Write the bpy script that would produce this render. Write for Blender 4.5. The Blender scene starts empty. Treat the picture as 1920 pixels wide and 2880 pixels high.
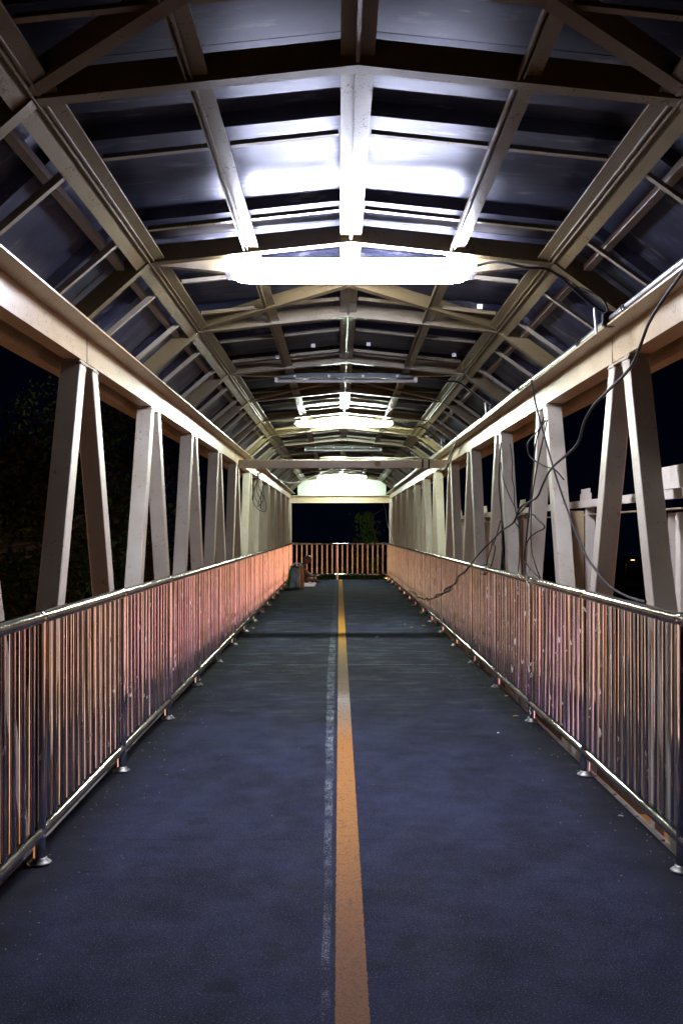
import bpy, bmesh, math, random
from mathutils import Vector, Matrix
random.seed(7)
S = bpy.context.scene
COL = S.collection
F = 2800.0           # focal length in photograph pixels
VX, VY, H = 955.0, 1494.0, 1.25

# ------------------------------------------------------------------ camera
cd = bpy.data.cameras.new('camera'); cam = bpy.data.objects.new('camera', cd); COL.objects.link(cam)
cam.location = (0, 0, H); cam.rotation_euler = (math.radians(90), 0, 0)
cd.sensor_width = 36; cd.sensor_height = 36; cd.sensor_fit = 'VERTICAL'
cd.lens = 36 * F / 2880
cd.shift_x = (960 - VX) / 2880; cd.shift_y = (VY - 1440) / 2880
cd.clip_start = 0.05; cd.clip_end = 800
S.camera = cam
S.view_settings.view_transform = 'Standard'; S.view_settings.look = 'None'
S.view_settings.exposure = 0; S.view_settings.gamma = 1
S.view_settings.use_curve_mapping = False
try:
    S.cycles.sample_clamp_indirect = 6; S.cycles.max_bounces = 8; S.cycles.glossy_bounces = 5
except Exception: pass

# ------------------------------------------------------------------ night sky
W = bpy.data.worlds.new('World'); S.world = W; W.use_nodes = True
nt = W.node_tree; bg = nt.nodes['Background']
tc = nt.nodes.new('ShaderNodeTexCoord'); sp = nt.nodes.new('ShaderNodeSeparateXYZ')
rp = nt.nodes.new('ShaderNodeValToRGB')
nt.links.new(tc.outputs['Generated'], sp.inputs[0]); nt.links.new(sp.outputs['Z'], rp.inputs[0])
rp.color_ramp.elements[0].position = 0.0; rp.color_ramp.elements[0].color = (0.0004, 0.0009, 0.0034, 1)
rp.color_ramp.elements[1].position = 0.5; rp.color_ramp.elements[1].color = (0.0002, 0.00025, 0.0008, 1)
nt.links.new(rp.outputs[0], bg.inputs['Color']); bg.inputs['Strength'].default_value = 1.0

LAMP_COL = {1: (0.80, 0.82, 1.0), 2: (0.88, 1.0, 0.84), 3: (0.86, 1.0, 0.84)}
LAMP_L = {1: 190, 2: 430, 3: 110}

# ------------------------------------------------------------------ helpers
def P(px, py, y): return Vector(((px - VX) * y / F, y, H + (VY - py) * y / F))
def PX(px, py, X): return P(px, py, F * X / (px - VX))

def link(o, parent=None):
    COL.objects.link(o)
    if parent: o.parent = parent
    return o
def mk(name, bm, mat, parent=None, smooth=False):
    me = bpy.data.meshes.new(name); bmesh.ops.recalc_face_normals(bm, faces=bm.faces[:])
    bm.to_mesh(me); bm.free()
    if smooth:
        for p in me.polygons: p.use_smooth = True
    if mat: me.materials.append(mat)
    return link(bpy.data.objects.new(name, me), parent)
def tag(o, label, cat, group=None):
    o['label'] = label; o['category'] = cat
    if group: o['group'] = group
    return o
def thing(name, label, cat, loc=(0, 0, 0), group=None):
    e = bpy.data.objects.new(name, None); COL.objects.link(e); e.location = loc; e.empty_display_size = .1
    return tag(e, label, cat, group)
def adopt(o, parent):
    """parent a mesh built in world coordinates"""
    o.parent = parent; o.matrix_parent_inverse = Matrix.Translation(-Vector(parent.location))
    return o
def mkw(name, bm, mat, parent, smooth=False):
    return adopt(mk(name, bm, mat, None, smooth), parent)
def structure(o): o['kind'] = 'structure'; return o

def bar(bm, p0, p1, prof, up=(0, 0, 1)):
    p0 = Vector(p0); p1 = Vector(p1); t = (p1 - p0).normalized(); up = Vector(up)
    sd = t.cross(up).normalized(); u = sd.cross(t).normalized()
    r0 = [bm.verts.new(p0 + sd * a + u * b) for a, b in prof]
    r1 = [bm.verts.new(p1 + sd * a + u * b) for a, b in prof]
    n = len(prof)
    for i in range(n):
        j = (i + 1) % n
        bm.faces.new((r0[i], r0[j], r1[j], r1[i]))
    bm.faces.new(r0[::-1]); bm.faces.new(r1)
def rect(a0, a1, b0, b1, c=0.0):
    if c <= 0: return [(a0, b0), (a1, b0), (a1, b1), (a0, b1)]
    return [(a0 + c, b0), (a1 - c, b0), (a1, b0 + c), (a1, b1 - c), (a1 - c, b1), (a0 + c, b1), (a0, b1 - c), (a0, b0 + c)]
def box(bm, x0, x1, y0, y1, z0, z1):
    v = [bm.verts.new((x, y, z)) for x in (x0, x1) for y in (y0, y1) for z in (z0, z1)]
    for f in ((0, 1, 3, 2), (4, 6, 7, 5), (0, 4, 5, 1), (2, 3, 7, 6), (0, 2, 6, 4), (1, 5, 7, 3)):
        bm.faces.new([v[i] for i in f])
def tube(bm, pts, r, n=10, cap=True):
    pts = [Vector(p) for p in pts]; rings = []
    nrm = None
    for i, p in enumerate(pts):
        t = (pts[min(i + 1, len(pts) - 1)] - pts[max(i - 1, 0)]).normalized()
        if nrm is None:
            nrm = t.orthogonal().normalized()
        else:
            nrm = (nrm - t * nrm.dot(t))
            nrm = nrm.normalized() if nrm.length > 1e-6 else t.orthogonal().normalized()
        b = t.cross(nrm)
        rr = r[i] if isinstance(r, (list, tuple)) else r
        rings.append([bm.verts.new(p + (nrm * math.cos(a) + b * math.sin(a)) * rr) for a in [2 * math.pi * k / n for k in range(n)]])
    for q, w in zip(rings, rings[1:]):
        for k in range(n):
            bm.faces.new((q[k], q[(k + 1) % n], w[(k + 1) % n], w[k]))
    if cap:
        bm.faces.new(rings[0][::-1]); bm.faces.new(rings[-1])
def lathe(bm, prof, n=20, c=(0, 0, 0)):
    rings = [[bm.verts.new((c[0] + r * math.cos(2 * math.pi * k / n), c[1] + r * math.sin(2 * math.pi * k / n), c[2] + z)) for k in range(n)] for r, z in prof]
    for q, w in zip(rings, rings[1:]):
        for k in range(n):
            bm.faces.new((q[k], q[(k + 1) % n], w[(k + 1) % n], w[k]))
    bm.faces.new(rings[0][::-1]); bm.faces.new(rings[-1])
def smooth_path(pts, k=5):
    pts = [Vector(p) for p in pts]; out = []
    q = [pts[0]] + pts + [pts[-1]]
    for i in range(1, len(q) - 2):
        a, b, c, d = q[i - 1], q[i], q[i + 1], q[i + 2]
        for s in range(k):
            t = s / k
            out.append(0.5 * ((2 * b) + (c - a) * t + (2 * a - 5 * b + 4 * c - d) * t * t + (3 * b - a - 3 * c + d) * t ** 3))
    out.append(pts[-1]); return out

# ------------------------------------------------------------------ materials
class M:
    def __init__(s, name):
        s.m = bpy.data.materials.new(name); s.m.use_nodes = True; s.t = s.m.node_tree
        s.b = s.t.nodes['Principled BSDF']; s.g = s.t.nodes.new('ShaderNodeNewGeometry')
    def n(s, kind, **kw):
        nd = s.t.nodes.new(kind)
        for k, v in kw.items():
            if hasattr(nd, k): setattr(nd, k, v)
            else: nd.inputs[k.replace('_', ' ')].default_value = v
        return nd
    def l(s, a, b): s.t.links.new(a, b)
    def pos(s, sc=(1, 1, 1)):
        mp = s.n('ShaderNodeMapping'); mp.inputs['Scale'].default_value = sc; s.l(s.g.outputs['Position'], mp.inputs['Vector']); return mp.outputs[0]
    def noise(s, scale, detail=4, sc=(1, 1, 1), rough=.55, vec=None):
        nd = s.n('ShaderNodeTexNoise', Scale=scale, Detail=detail, Roughness=rough)
        s.l(vec or s.pos(sc), nd.inputs['Vector']); return nd.outputs['Fac']
    def ramp(s, fac, stops, interp='LINEAR'):
        r = s.n('ShaderNodeValToRGB'); cr = r.color_ramp; cr.interpolation = interp
        while len(cr.elements) > 1: cr.elements.remove(cr.elements[0])
        for i, (p, c) in enumerate(stops):
            e = cr.elements[0] if i == 0 else cr.elements.new(p)
            e.position = p; e.color = (c, c, c, 1) if not isinstance(c, tuple) else (*c, 1)
        s.l(fac, r.inputs[0]); return r.outputs[0]
    def mix(s, f, a, b, mode='MIX'):
        x = s.n('ShaderNodeMix', data_type='RGBA'); x.blend_type = mode
        for sock, v in ((x.inputs[0], f), (x.inputs[6], a), (x.inputs[7], b)):
            if hasattr(v, 'is_linked'): s.l(v, sock)
            elif isinstance(v, tuple): sock.default_value = (*v, 1)
            else: sock.default_value = v
        return x.outputs[2]
    def math(s, op, a, b=0.0):
        x = s.n('ShaderNodeMath', operation=op)
        for i, v in enumerate((a, b)):
            if hasattr(v, 'is_linked'): s.l(v, x.inputs[i])
            else: x.inputs[i].default_value = v
        return x.outputs[0]
    def bump(s, h, strength=.3, dist=.01):
        b = s.n('ShaderNodeBump', Strength=strength, Distance=dist); s.l(h, b.inputs['Height']); s.l(b.outputs[0], s.b.inputs['Normal'])
    def set(s, **kw):
        for k, v in kw.items():
            sock = s.b.inputs[k.replace('_', ' ')]
            if hasattr(v, 'is_linked'): s.l(v, sock)
            elif isinstance(v, tuple): sock.default_value = (*v, 1)
            else: sock.default_value = v
        return s.m

def paint(name, base, rough=.33, dirt=.5, spots=True, rust=.6):
    m = M(name)
    big = m.ramp(m.noise(2.3, 6, rough=.65), [(.35, 0.0), (.72, 1.0)])
    c = m.mix(m.math('MULTIPLY', big, dirt), base, tuple(v * f for v, f in zip(base, (.60, .50, .38))))
    st = m.ramp(m.noise(30, 5, (1.0, 1.0, .10), .6), [(.50, 0.0), (.85, 1.0)])
    c = m.mix(m.math('MULTIPLY', st, .08), c, tuple(v * .55 for v in base))
    if spots:
        sp_ = m.ramp(m.math('ADD', m.math('MULTIPLY', m.noise(70, 3, rough=.5), .75), m.math('MULTIPLY', m.noise(3.5, 3), .25)), [(.625, 0.0), (.66, 1.0)])
        c = m.mix(m.math('MULTIPLY', sp_, .6), c, (.05, .03, .02))
        rs = m.ramp(m.noise(13, 7, (1, 1, .7), rough=.75), [(.615, 0.0), (.66, 1.0)])
        c = m.mix(m.math('MULTIPLY', rs, rust), c, (.13, .055, .025))
    rg = m.math('ADD', rough - .10, m.math('MULTIPLY', m.math('ADD', m.noise(90, 3), m.math('MULTIPLY', m.noise(6, 3), .6)), .28))
    m.bump(m.math('ADD', m.noise(150, 2), m.math('MULTIPLY', m.noise(22, 2), .25)), .35, .0016)
    return m.set(Base_Color=c, Roughness=rg)

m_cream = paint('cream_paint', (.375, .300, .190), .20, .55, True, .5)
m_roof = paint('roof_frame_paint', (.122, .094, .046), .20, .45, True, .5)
m_post = paint('pale_paint', (.355, .325, .268), .28, .5, True, .45)
m_white = paint('white_paint', (.50, .46, .40), .42, .45)
m_dust = paint('dusty_purlin_paint', (.22, .195, .155), .36, .5)

def steel(name, base=(.74, .71, .68), r0=.04, r1=.12, fleck=True):
    m = M(name)
    rg = m.ramp(m.noise(7, 4, (1, 1, .35)), [(.3, r0), (.7, r1)])
    c = m.mix(m.ramp(m.noise(12, 5, (1, 1, .5)), [(.45, 0.0), (.8, 1.0)]), base, tuple(v * .55 for v in base))
    if fleck:
        fl = m.ramp(m.noise(30, 4, (1, 1, .4), .6), [(.655, 0.0), (.67, 1.0)])
        c = m.mix(fl, c, (.55, .53, .50))
        m.set(Metallic=m.math('SUBTRACT', 1.0, fl))
        oi_ = m.n('ShaderNodeObjectInfo'); rnd = oi_.outputs['Random']
        c = m.mix(m.math('MULTIPLY', rnd, .55), c, m.mix(rnd, (.30, .28, .26), (.85, .83, .82)))
        rg = m.math('ADD', m.math('ADD', rg, m.math('MULTIPLY', m.math('FRACT', m.math('MULTIPLY', rnd, 7.3)), .13)), m.math('MULTIPLY', fl, .4))
    else: m.set(Metallic=1.0)
    m.bump(m.noise(9, 2, (1, 1, 1)), .12, .004)
    return m.set(Base_Color=c, Roughness=rg)
m_steel = steel('stainless_steel')
m_rail = steel('polished_handrail_steel', (.64, .63, .60), .07, .16, False)
m_dull = steel('dull_steel', (.22, .215, .20), .38, .52, False)
m_galv = steel('galvanised_pipe', (.45, .46, .48), .25, .4, False)

# deck covering: dark blue-black membrane with worn chalk streak and scuffs
m = M('deck_membrane')
sx = m.n('ShaderNodeSeparateXYZ'); m.l(m.g.outputs['Position'], sx.inputs[0]); X_, Y_ = sx.outputs[0], sx.outputs[1]
base = m.mix(m.ramp(m.math('ADD', m.math('MULTIPLY', m.noise(.9, 6, (1, .7, 1), .7), .6), m.math('MULTIPLY', m.noise(4.5, 6, (1, .8, 1), .7), .4)), [(.38, 0.0), (.64, 1.0)]), (.0034, .0038, .0085), (.022, .025, .058))
dp = m.ramp(m.noise(2.1, 5, (1, 1.3, 1), .6), [(.60, 0.0), (.70, 1.0)])
base = m.mix(m.math('MULTIPLY', dp, .7), base, (.006, .006, .009))
grain = m.noise(170, 3, rough=.8)
base = m.mix(m.ramp(grain, [(.56, 0.0), (.70, .85)]), base, (.12, .14, .27))
base = m.mix(m.ramp(m.noise(130, 2, rough=.7), [(.58, 0.0), (.70, .8)]), base, (.006, .006, .010))
# cross scuffs between 6 and 12 m
sc_ = m.ramp(m.noise(2.4, 8, (.8, 1.9, 1), .8), [(.50, 0.0), (.72, 1.0)])
mr = m.n('ShaderNodeMapRange', interpolation_type='SMOOTHSTEP'); m.l(Y_, mr.inputs[0])
mr.inputs[1].default_value = 5.5; mr.inputs[2].default_value = 9.0
base = m.mix(m.math('MULTIPLY', m.math('MULTIPLY', sc_, mr.outputs[0]), .38), base, (.20, .26, .29))
# joints across the membrane every few metres, and grime gathered along both edges
for yj, w_ in ((4.05, .004), (7.1, .004), (9.35, .012), (10.2, .007), (13.6, .006), (17.2, .006)):
    jl = m.math('ABSOLUTE', m.math('SUBTRACT', m.math('ADD', Y_, m.math('MULTIPLY', m.noise(3, 3), .03)), yj))
    on = m.math('MULTIPLY', m.math('LESS_THAN', jl, w_), m.ramp(m.noise(6, 4), [(.42, 0.0), (.55, .6)]))
    base = m.mix(on, base, (.22, .26, .28) if yj in (9.35, 10.2) else (.004, .004, .006))
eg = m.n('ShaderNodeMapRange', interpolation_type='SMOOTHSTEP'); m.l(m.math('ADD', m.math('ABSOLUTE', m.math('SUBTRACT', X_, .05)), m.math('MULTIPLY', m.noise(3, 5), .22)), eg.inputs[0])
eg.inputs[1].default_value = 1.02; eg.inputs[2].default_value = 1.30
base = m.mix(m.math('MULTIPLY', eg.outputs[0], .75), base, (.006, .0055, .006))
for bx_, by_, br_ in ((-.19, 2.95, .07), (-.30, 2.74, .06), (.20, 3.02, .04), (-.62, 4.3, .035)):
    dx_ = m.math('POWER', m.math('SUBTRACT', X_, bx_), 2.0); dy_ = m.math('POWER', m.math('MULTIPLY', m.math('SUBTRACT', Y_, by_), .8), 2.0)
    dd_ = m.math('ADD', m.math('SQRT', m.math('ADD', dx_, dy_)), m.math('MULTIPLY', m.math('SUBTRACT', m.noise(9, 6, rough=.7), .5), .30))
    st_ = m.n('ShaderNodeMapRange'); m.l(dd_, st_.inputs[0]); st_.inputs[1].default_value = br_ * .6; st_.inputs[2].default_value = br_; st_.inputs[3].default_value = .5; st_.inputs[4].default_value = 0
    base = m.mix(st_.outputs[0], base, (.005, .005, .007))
# white streak left of the line
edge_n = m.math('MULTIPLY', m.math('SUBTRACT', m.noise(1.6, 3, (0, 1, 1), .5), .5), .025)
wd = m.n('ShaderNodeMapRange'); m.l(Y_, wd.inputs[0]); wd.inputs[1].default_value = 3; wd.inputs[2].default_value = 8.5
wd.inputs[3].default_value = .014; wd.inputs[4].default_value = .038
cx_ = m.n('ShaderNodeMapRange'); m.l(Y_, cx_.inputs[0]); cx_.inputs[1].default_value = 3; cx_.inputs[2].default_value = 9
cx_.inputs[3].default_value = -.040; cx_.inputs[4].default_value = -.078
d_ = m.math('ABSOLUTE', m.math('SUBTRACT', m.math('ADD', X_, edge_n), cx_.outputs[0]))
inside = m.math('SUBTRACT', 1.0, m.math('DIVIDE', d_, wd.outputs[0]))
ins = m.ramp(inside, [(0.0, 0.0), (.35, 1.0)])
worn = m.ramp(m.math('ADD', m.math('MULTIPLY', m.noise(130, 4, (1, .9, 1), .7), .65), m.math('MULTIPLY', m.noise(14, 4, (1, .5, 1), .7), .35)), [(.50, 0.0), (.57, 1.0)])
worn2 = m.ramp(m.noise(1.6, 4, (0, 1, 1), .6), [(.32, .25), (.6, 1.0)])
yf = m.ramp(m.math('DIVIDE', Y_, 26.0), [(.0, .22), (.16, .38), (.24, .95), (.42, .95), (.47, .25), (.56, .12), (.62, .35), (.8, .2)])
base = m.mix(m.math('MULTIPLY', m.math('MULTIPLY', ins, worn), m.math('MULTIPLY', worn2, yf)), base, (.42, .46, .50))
m.bump(m.math('ADD', grain, m.math('MULTIPLY', m.noise(12, 4), .8)), .5, .004)
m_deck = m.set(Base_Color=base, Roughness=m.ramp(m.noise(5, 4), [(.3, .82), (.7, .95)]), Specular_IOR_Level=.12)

m = M('orange_line_paint')
sx = m.n('ShaderNodeSeparateXYZ'); m.l(m.g.outputs['Position'], sx.inputs[0])
c = m.mix(m.ramp(m.noise(4, 6, (1, .6, 1), .7), [(.35, 0.0), (.7, 1.0)]), (.46, .20, .035), (.36, .15, .045))
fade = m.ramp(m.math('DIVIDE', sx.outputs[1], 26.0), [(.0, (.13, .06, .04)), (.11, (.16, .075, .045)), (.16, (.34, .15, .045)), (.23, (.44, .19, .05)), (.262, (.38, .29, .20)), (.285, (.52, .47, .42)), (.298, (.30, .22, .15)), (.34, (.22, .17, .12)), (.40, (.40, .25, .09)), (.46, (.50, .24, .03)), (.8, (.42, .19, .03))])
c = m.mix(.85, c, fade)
c = m.mix(m.ramp(m.noise(150, 4, rough=.8), [(.50, 0.0), (.64, .8)]), c, (.05, .035, .03))
c = m.mix(m.ramp(m.noise(16, 5, rough=.7), [(.58, 0.0), (.72, .7)]), c, (.10, .07, .05))
ex = m.math('ADD', m.math('ABSOLUTE', m.math('SUBTRACT', m.math('ADD', sx.outputs[0], m.math('MULTIPLY', sx.outputs[1], .0006)), .034)), m.math('MULTIPLY', m.noise(60, 5, rough=.75), .014))
c = m.mix(m.math('GREATER_THAN', ex, .0515), c, (.014, .015, .024))
wr = m.ramp(m.noise(38, 7, (1, .6, 1), .8), [(.56, 0.0), (.62, .75)])
c = m.mix(wr, c, (.10, .065, .05))
m.bump(m.noise(330, 2), .5, .003)
m_line = m.set(Base_Color=c, Roughness=.85, Specular_IOR_Level=.15)

m = M('roof_sheet_metal')
c = m.mix(m.ramp(m.noise(3.0, 6, (1, 1, 1), .65), [(.4, 0.0), (.7, 1.0)]), (.022, .025, .046), (.012, .013, .022))
c = m.mix(m.ramp(m.noise(4.5, 7, (.8, 3.2, 1), .7), [(.57, 0.0), (.66, .55)]), c, (.20, .20, .23))
rg = m.ramp(m.noise(3.5, 6, (.8, 2.4, 1), .65), [(.35, .30), (.65, .46)])
m.bump(m.noise(1.6, 2, (1, 1.5, 1)), .12, .02)
m_sheet = m.set(Base_Color=c, Roughness=rg, Metallic=.22, Specular_Tint=(.68, .72, 1.0))

def plain(name, col, rough=.6, metal=0.0, var=.25, scale=20):
    m = M(name); c = m.mix(m.noise(scale, 4), tuple(v * (1 - var) for v in col), tuple(min(1, v * (1 + var)) for v in col))
    m.bump(m.noise(scale * 4, 3), .2, .002)
    return m.set(Base_Color=c, Roughness=rough, Metallic=metal)
m_black = plain('black_rubber', (.004, .004, .005), .75)
m_greyw = plain('grey_cable_sheath', (.32, .32, .27), .5)
m_dark = plain('dark_fixture_metal', (.035, .045, .05), .4, .4)
m_tube = plain('unlit_glass_tube', (.55, .57, .60), .12, 0)
m_conc = plain('concrete', (.26, .23, .20), .85, 0, .35, 9)
m_asph = plain('worn_concrete_road', (.20, .18, .16), .8, 0, .3, 3)
m_soil = plain('dark_soil', (.035, .035, .022), .95, 0, .4, 2)
m_mark = plain('road_paint', (.55, .55, .52), .6)
m_gable = plain('gable_board', (.55, .60, .55), .5, 0, .06, 2)
m_clip = plain('white_clip', (.62, .62, .68), .5)
def emit(name, col, st):
    m = M(name); m.set(Base_Color=(.8, .8, .8), Emission_Color=col, Emission_Strength=st, Roughness=.4); return m.m
def leafmat(name, a, b, c_=None):
    m = M(name); oi = m.noise(2.2, 3)
    c = m.mix(m.ramp(m.noise(9, 2), [(.35, 0.0), (.65, 1.0)]), a, b)
    if c_: c = m.mix(m.ramp(oi, [(.52, 0.0), (.58, 1.0)]), c, c_)
    return m.set(Base_Color=c, Roughness=.8, Specular_IOR_Level=.15)
m_leaf = leafmat('green_leaf', (.025, .085, .012), (.05, .15, .02))
m_leafr = leafmat('rusty_leaf', (.007, .014, .004), (.011, .022, .005), (.022, .008, .004))
m_bark = plain('bark', (.09, .065, .045), .9, 0, .4, 12)

# ------------------------------------------------------------------ the ground far below
GZ = -5.6
bm = bmesh.new(); box(bm, -150, 150, -90, 260, GZ - .4, GZ); structure(mk('ground', bm, m_soil))
bm = bmesh.new(); box(bm, -150, 150, 0, 21, GZ - .3, GZ + .004); structure(mk('road', bm, m_asph))
for y0, y1 in ((-2.6, 0), (21, 23.6)):
    bm = bmesh.new(); box(bm, -150, 150, y0, y1, GZ - .3, GZ + .14); structure(mk('pavement', bm, m_conc))
bm = bmesh.new()
for yy in (3.7, 7.2, 13.8, 17.3):
    x = -60
    while x < 60:
        box(bm, x, x + 2, yy - .06, yy + .06, GZ - .1, GZ + .008); x += 6
o = mk('lane_marking', bm, m_mark); structure(o)
bm = bmesh.new(); box(bm, -150, 150, 10.2, 10.8, GZ - .2, GZ + .18); structure(mk('median_kerb', bm, m_conc))

# ------------------------------------------------------------------ deck
def xl(y): return -1.25 * (.886 + .0040 * y)      # left railing line
XR = 1.256                                        # right railing line
YEND = 25.75
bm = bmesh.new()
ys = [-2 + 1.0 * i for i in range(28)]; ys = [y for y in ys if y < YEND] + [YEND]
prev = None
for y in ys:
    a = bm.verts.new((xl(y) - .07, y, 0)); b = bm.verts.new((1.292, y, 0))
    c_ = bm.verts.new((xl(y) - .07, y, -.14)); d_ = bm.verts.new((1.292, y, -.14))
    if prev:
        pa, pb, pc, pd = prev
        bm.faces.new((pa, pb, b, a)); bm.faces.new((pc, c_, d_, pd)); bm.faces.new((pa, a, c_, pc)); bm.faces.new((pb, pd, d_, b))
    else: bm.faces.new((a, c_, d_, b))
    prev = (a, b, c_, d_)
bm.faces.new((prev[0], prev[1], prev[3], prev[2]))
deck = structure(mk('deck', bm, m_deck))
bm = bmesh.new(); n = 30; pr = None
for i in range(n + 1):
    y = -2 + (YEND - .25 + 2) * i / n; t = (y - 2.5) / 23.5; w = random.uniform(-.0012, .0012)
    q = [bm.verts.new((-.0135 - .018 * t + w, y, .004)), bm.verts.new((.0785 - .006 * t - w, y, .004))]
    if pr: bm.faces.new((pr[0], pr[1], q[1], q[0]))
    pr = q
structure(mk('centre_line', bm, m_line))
bm = bmesh.new(); box(bm, xl(24.5) - .02, 1.28, 24.46, 24.50, -.05, .006)
structure(mk('expansion_joint', bm, m_black))

# ------------------------------------------------------------------ railings
bal_bm = bmesh.new(); tube(bal_bm, [(0, 0, 0), (0, 0, 1)], .0115, 12, False)
bal_me = bpy.data.meshes.new('baluster'); bal_bm.to_mesh(bal_me); bal_bm.free()
for p in bal_me.polygons: p.use_smooth = True
bal_me.materials.append(m_steel)
pst_bm = bmesh.new(); tube(pst_bm, [(0, 0, 0), (0, 0, 1)], .0235, 20, False)
pst_me = bpy.data.meshes.new('post'); pst_bm.to_mesh(pst_me); pst_bm.free()
for p in pst_me.polygons: p.use_smooth = True
pst_me.materials.append(m_steel)
fl_bm = bmesh.new(); lathe(fl_bm, [(.043, 0), (.045, .005), (.041, .010), (.032, .014), (.029, .022), (.0245, .026)], 20)
fl_me = bpy.data.meshes.new('flange'); fl_bm.to_mesh(fl_me); fl_bm.free()
for p in fl_me.polygons: p.use_smooth = True
fl_me.materials.append(m_dull)
RT, RB = .925, .120
def railing(root, fx, y0, y1, posts, n_between):
    pts = [(fx(y), y, RT) for y in [y0 + (y1 - y0) * i / 24 for i in range(25)]]
    bm = bmesh.new(); tube(bm, pts, .0255, 20); mkw('handrail', bm, m_rail, root, True)
    bm = bmesh.new(); tube(bm, [(p[0], p[1], RB) for p in pts], .0235, 16); mkw('bottom_rail', bm, m_rail, root, True)
    for i, py in enumerate(posts):
        o = link(bpy.data.objects.new('post', pst_me)); o.location = (fx(py), py, 0); o.scale = (1, 1, RT - .01); adopt(o, root)
        f = link(bpy.data.objects.new('flange', fl_me)); f.location = (0, 0, .001); f.scale = (1, 1, 1 / (RT - .01)); f.parent = o
        bm = bmesh.new(); tube(bm, [(fx(py), py - .018, RT), (fx(py), py + .018, RT)], .0268, 20); mkw('joint_sleeve', bm, m_rail, root, True)
        if i + 1 < len(posts):
            ny = posts[i + 1]
            for k in range(1, n_between):
                yy = py + (ny - py) * k / n_between
                b = link(bpy.data.objects.new('baluster', bal_me)); b.location = (fx(yy) + random.uniform(-.0015, .0015), yy + random.uniform(-.003, .003), RB)
                b.scale = (1, 1, RT - RB - .005); b.rotation_euler = (random.uniform(-.005, .005), random.uniform(-.004, .004), random.uniform(0, 6)); adopt(b, root)
pl = [3.74 + 1.44 * k for k in range(-1, 16)] ; pl = [p for p in pl if p < 25.3] + [25.55]
pr_ = [3.65 + 1.44 * k for k in range(-1, 16)]; pr_ = [p for p in pr_ if p < 25.3] + [25.55]
r1 = thing('railing', 'stainless steel railing along the left side of the walkway, beside the striped bag', 'railing', (xl(3), 3, 0), 'steel railings of the walkway')
railing(r1, xl, 2.0, 25.55, pl, 14)
r2 = thing('railing', 'stainless steel railing along the right side of the walkway, below the hanging cables', 'railing', (XR, 3, 0), 'steel railings of the walkway')
railing(r2, lambda y: XR - .0015 * max(0, y - 12), 2.0, 25.55, pr_, 14)
# end railing
r3 = thing('railing', 'steel railing with wide gaps closing off the far end of the walkway', 'railing', (0, 25.6, 0), 'steel railings of the walkway')
xa, xb = xl(25.6), XR - .0015 * 13.6
bm = bmesh.new(); tube(bm, [(xa, 25.6, RT), (xb, 25.6, RT)], .024, 16); mkw('handrail', bm, m_rail, r3, True)
bm = bmesh.new(); tube(bm, [(xa, 25.6, .14), (xb, 25.6, .14)], .024, 16); mkw('bottom_rail', bm, m_rail, r3, True)
for k in range(1, 19):
    x = xa + (xb - xa) * k / 19
    if k in (9,):
        o = link(bpy.data.objects.new('post', pst_me)); o.location = (x, 25.6, 0); o.scale = (1, 1, RT); adopt(o, r3)
        f = link(bpy.data.objects.new('flange', fl_me)); f.scale = (1, 1, 1 / RT); f.parent = o
    else:
        b = link(bpy.data.objects.new('baluster', bal_me)); b.location = (x, 25.6, .14); b.scale = (1.1, 1.1, RT - .14); adopt(b, r3)

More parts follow.
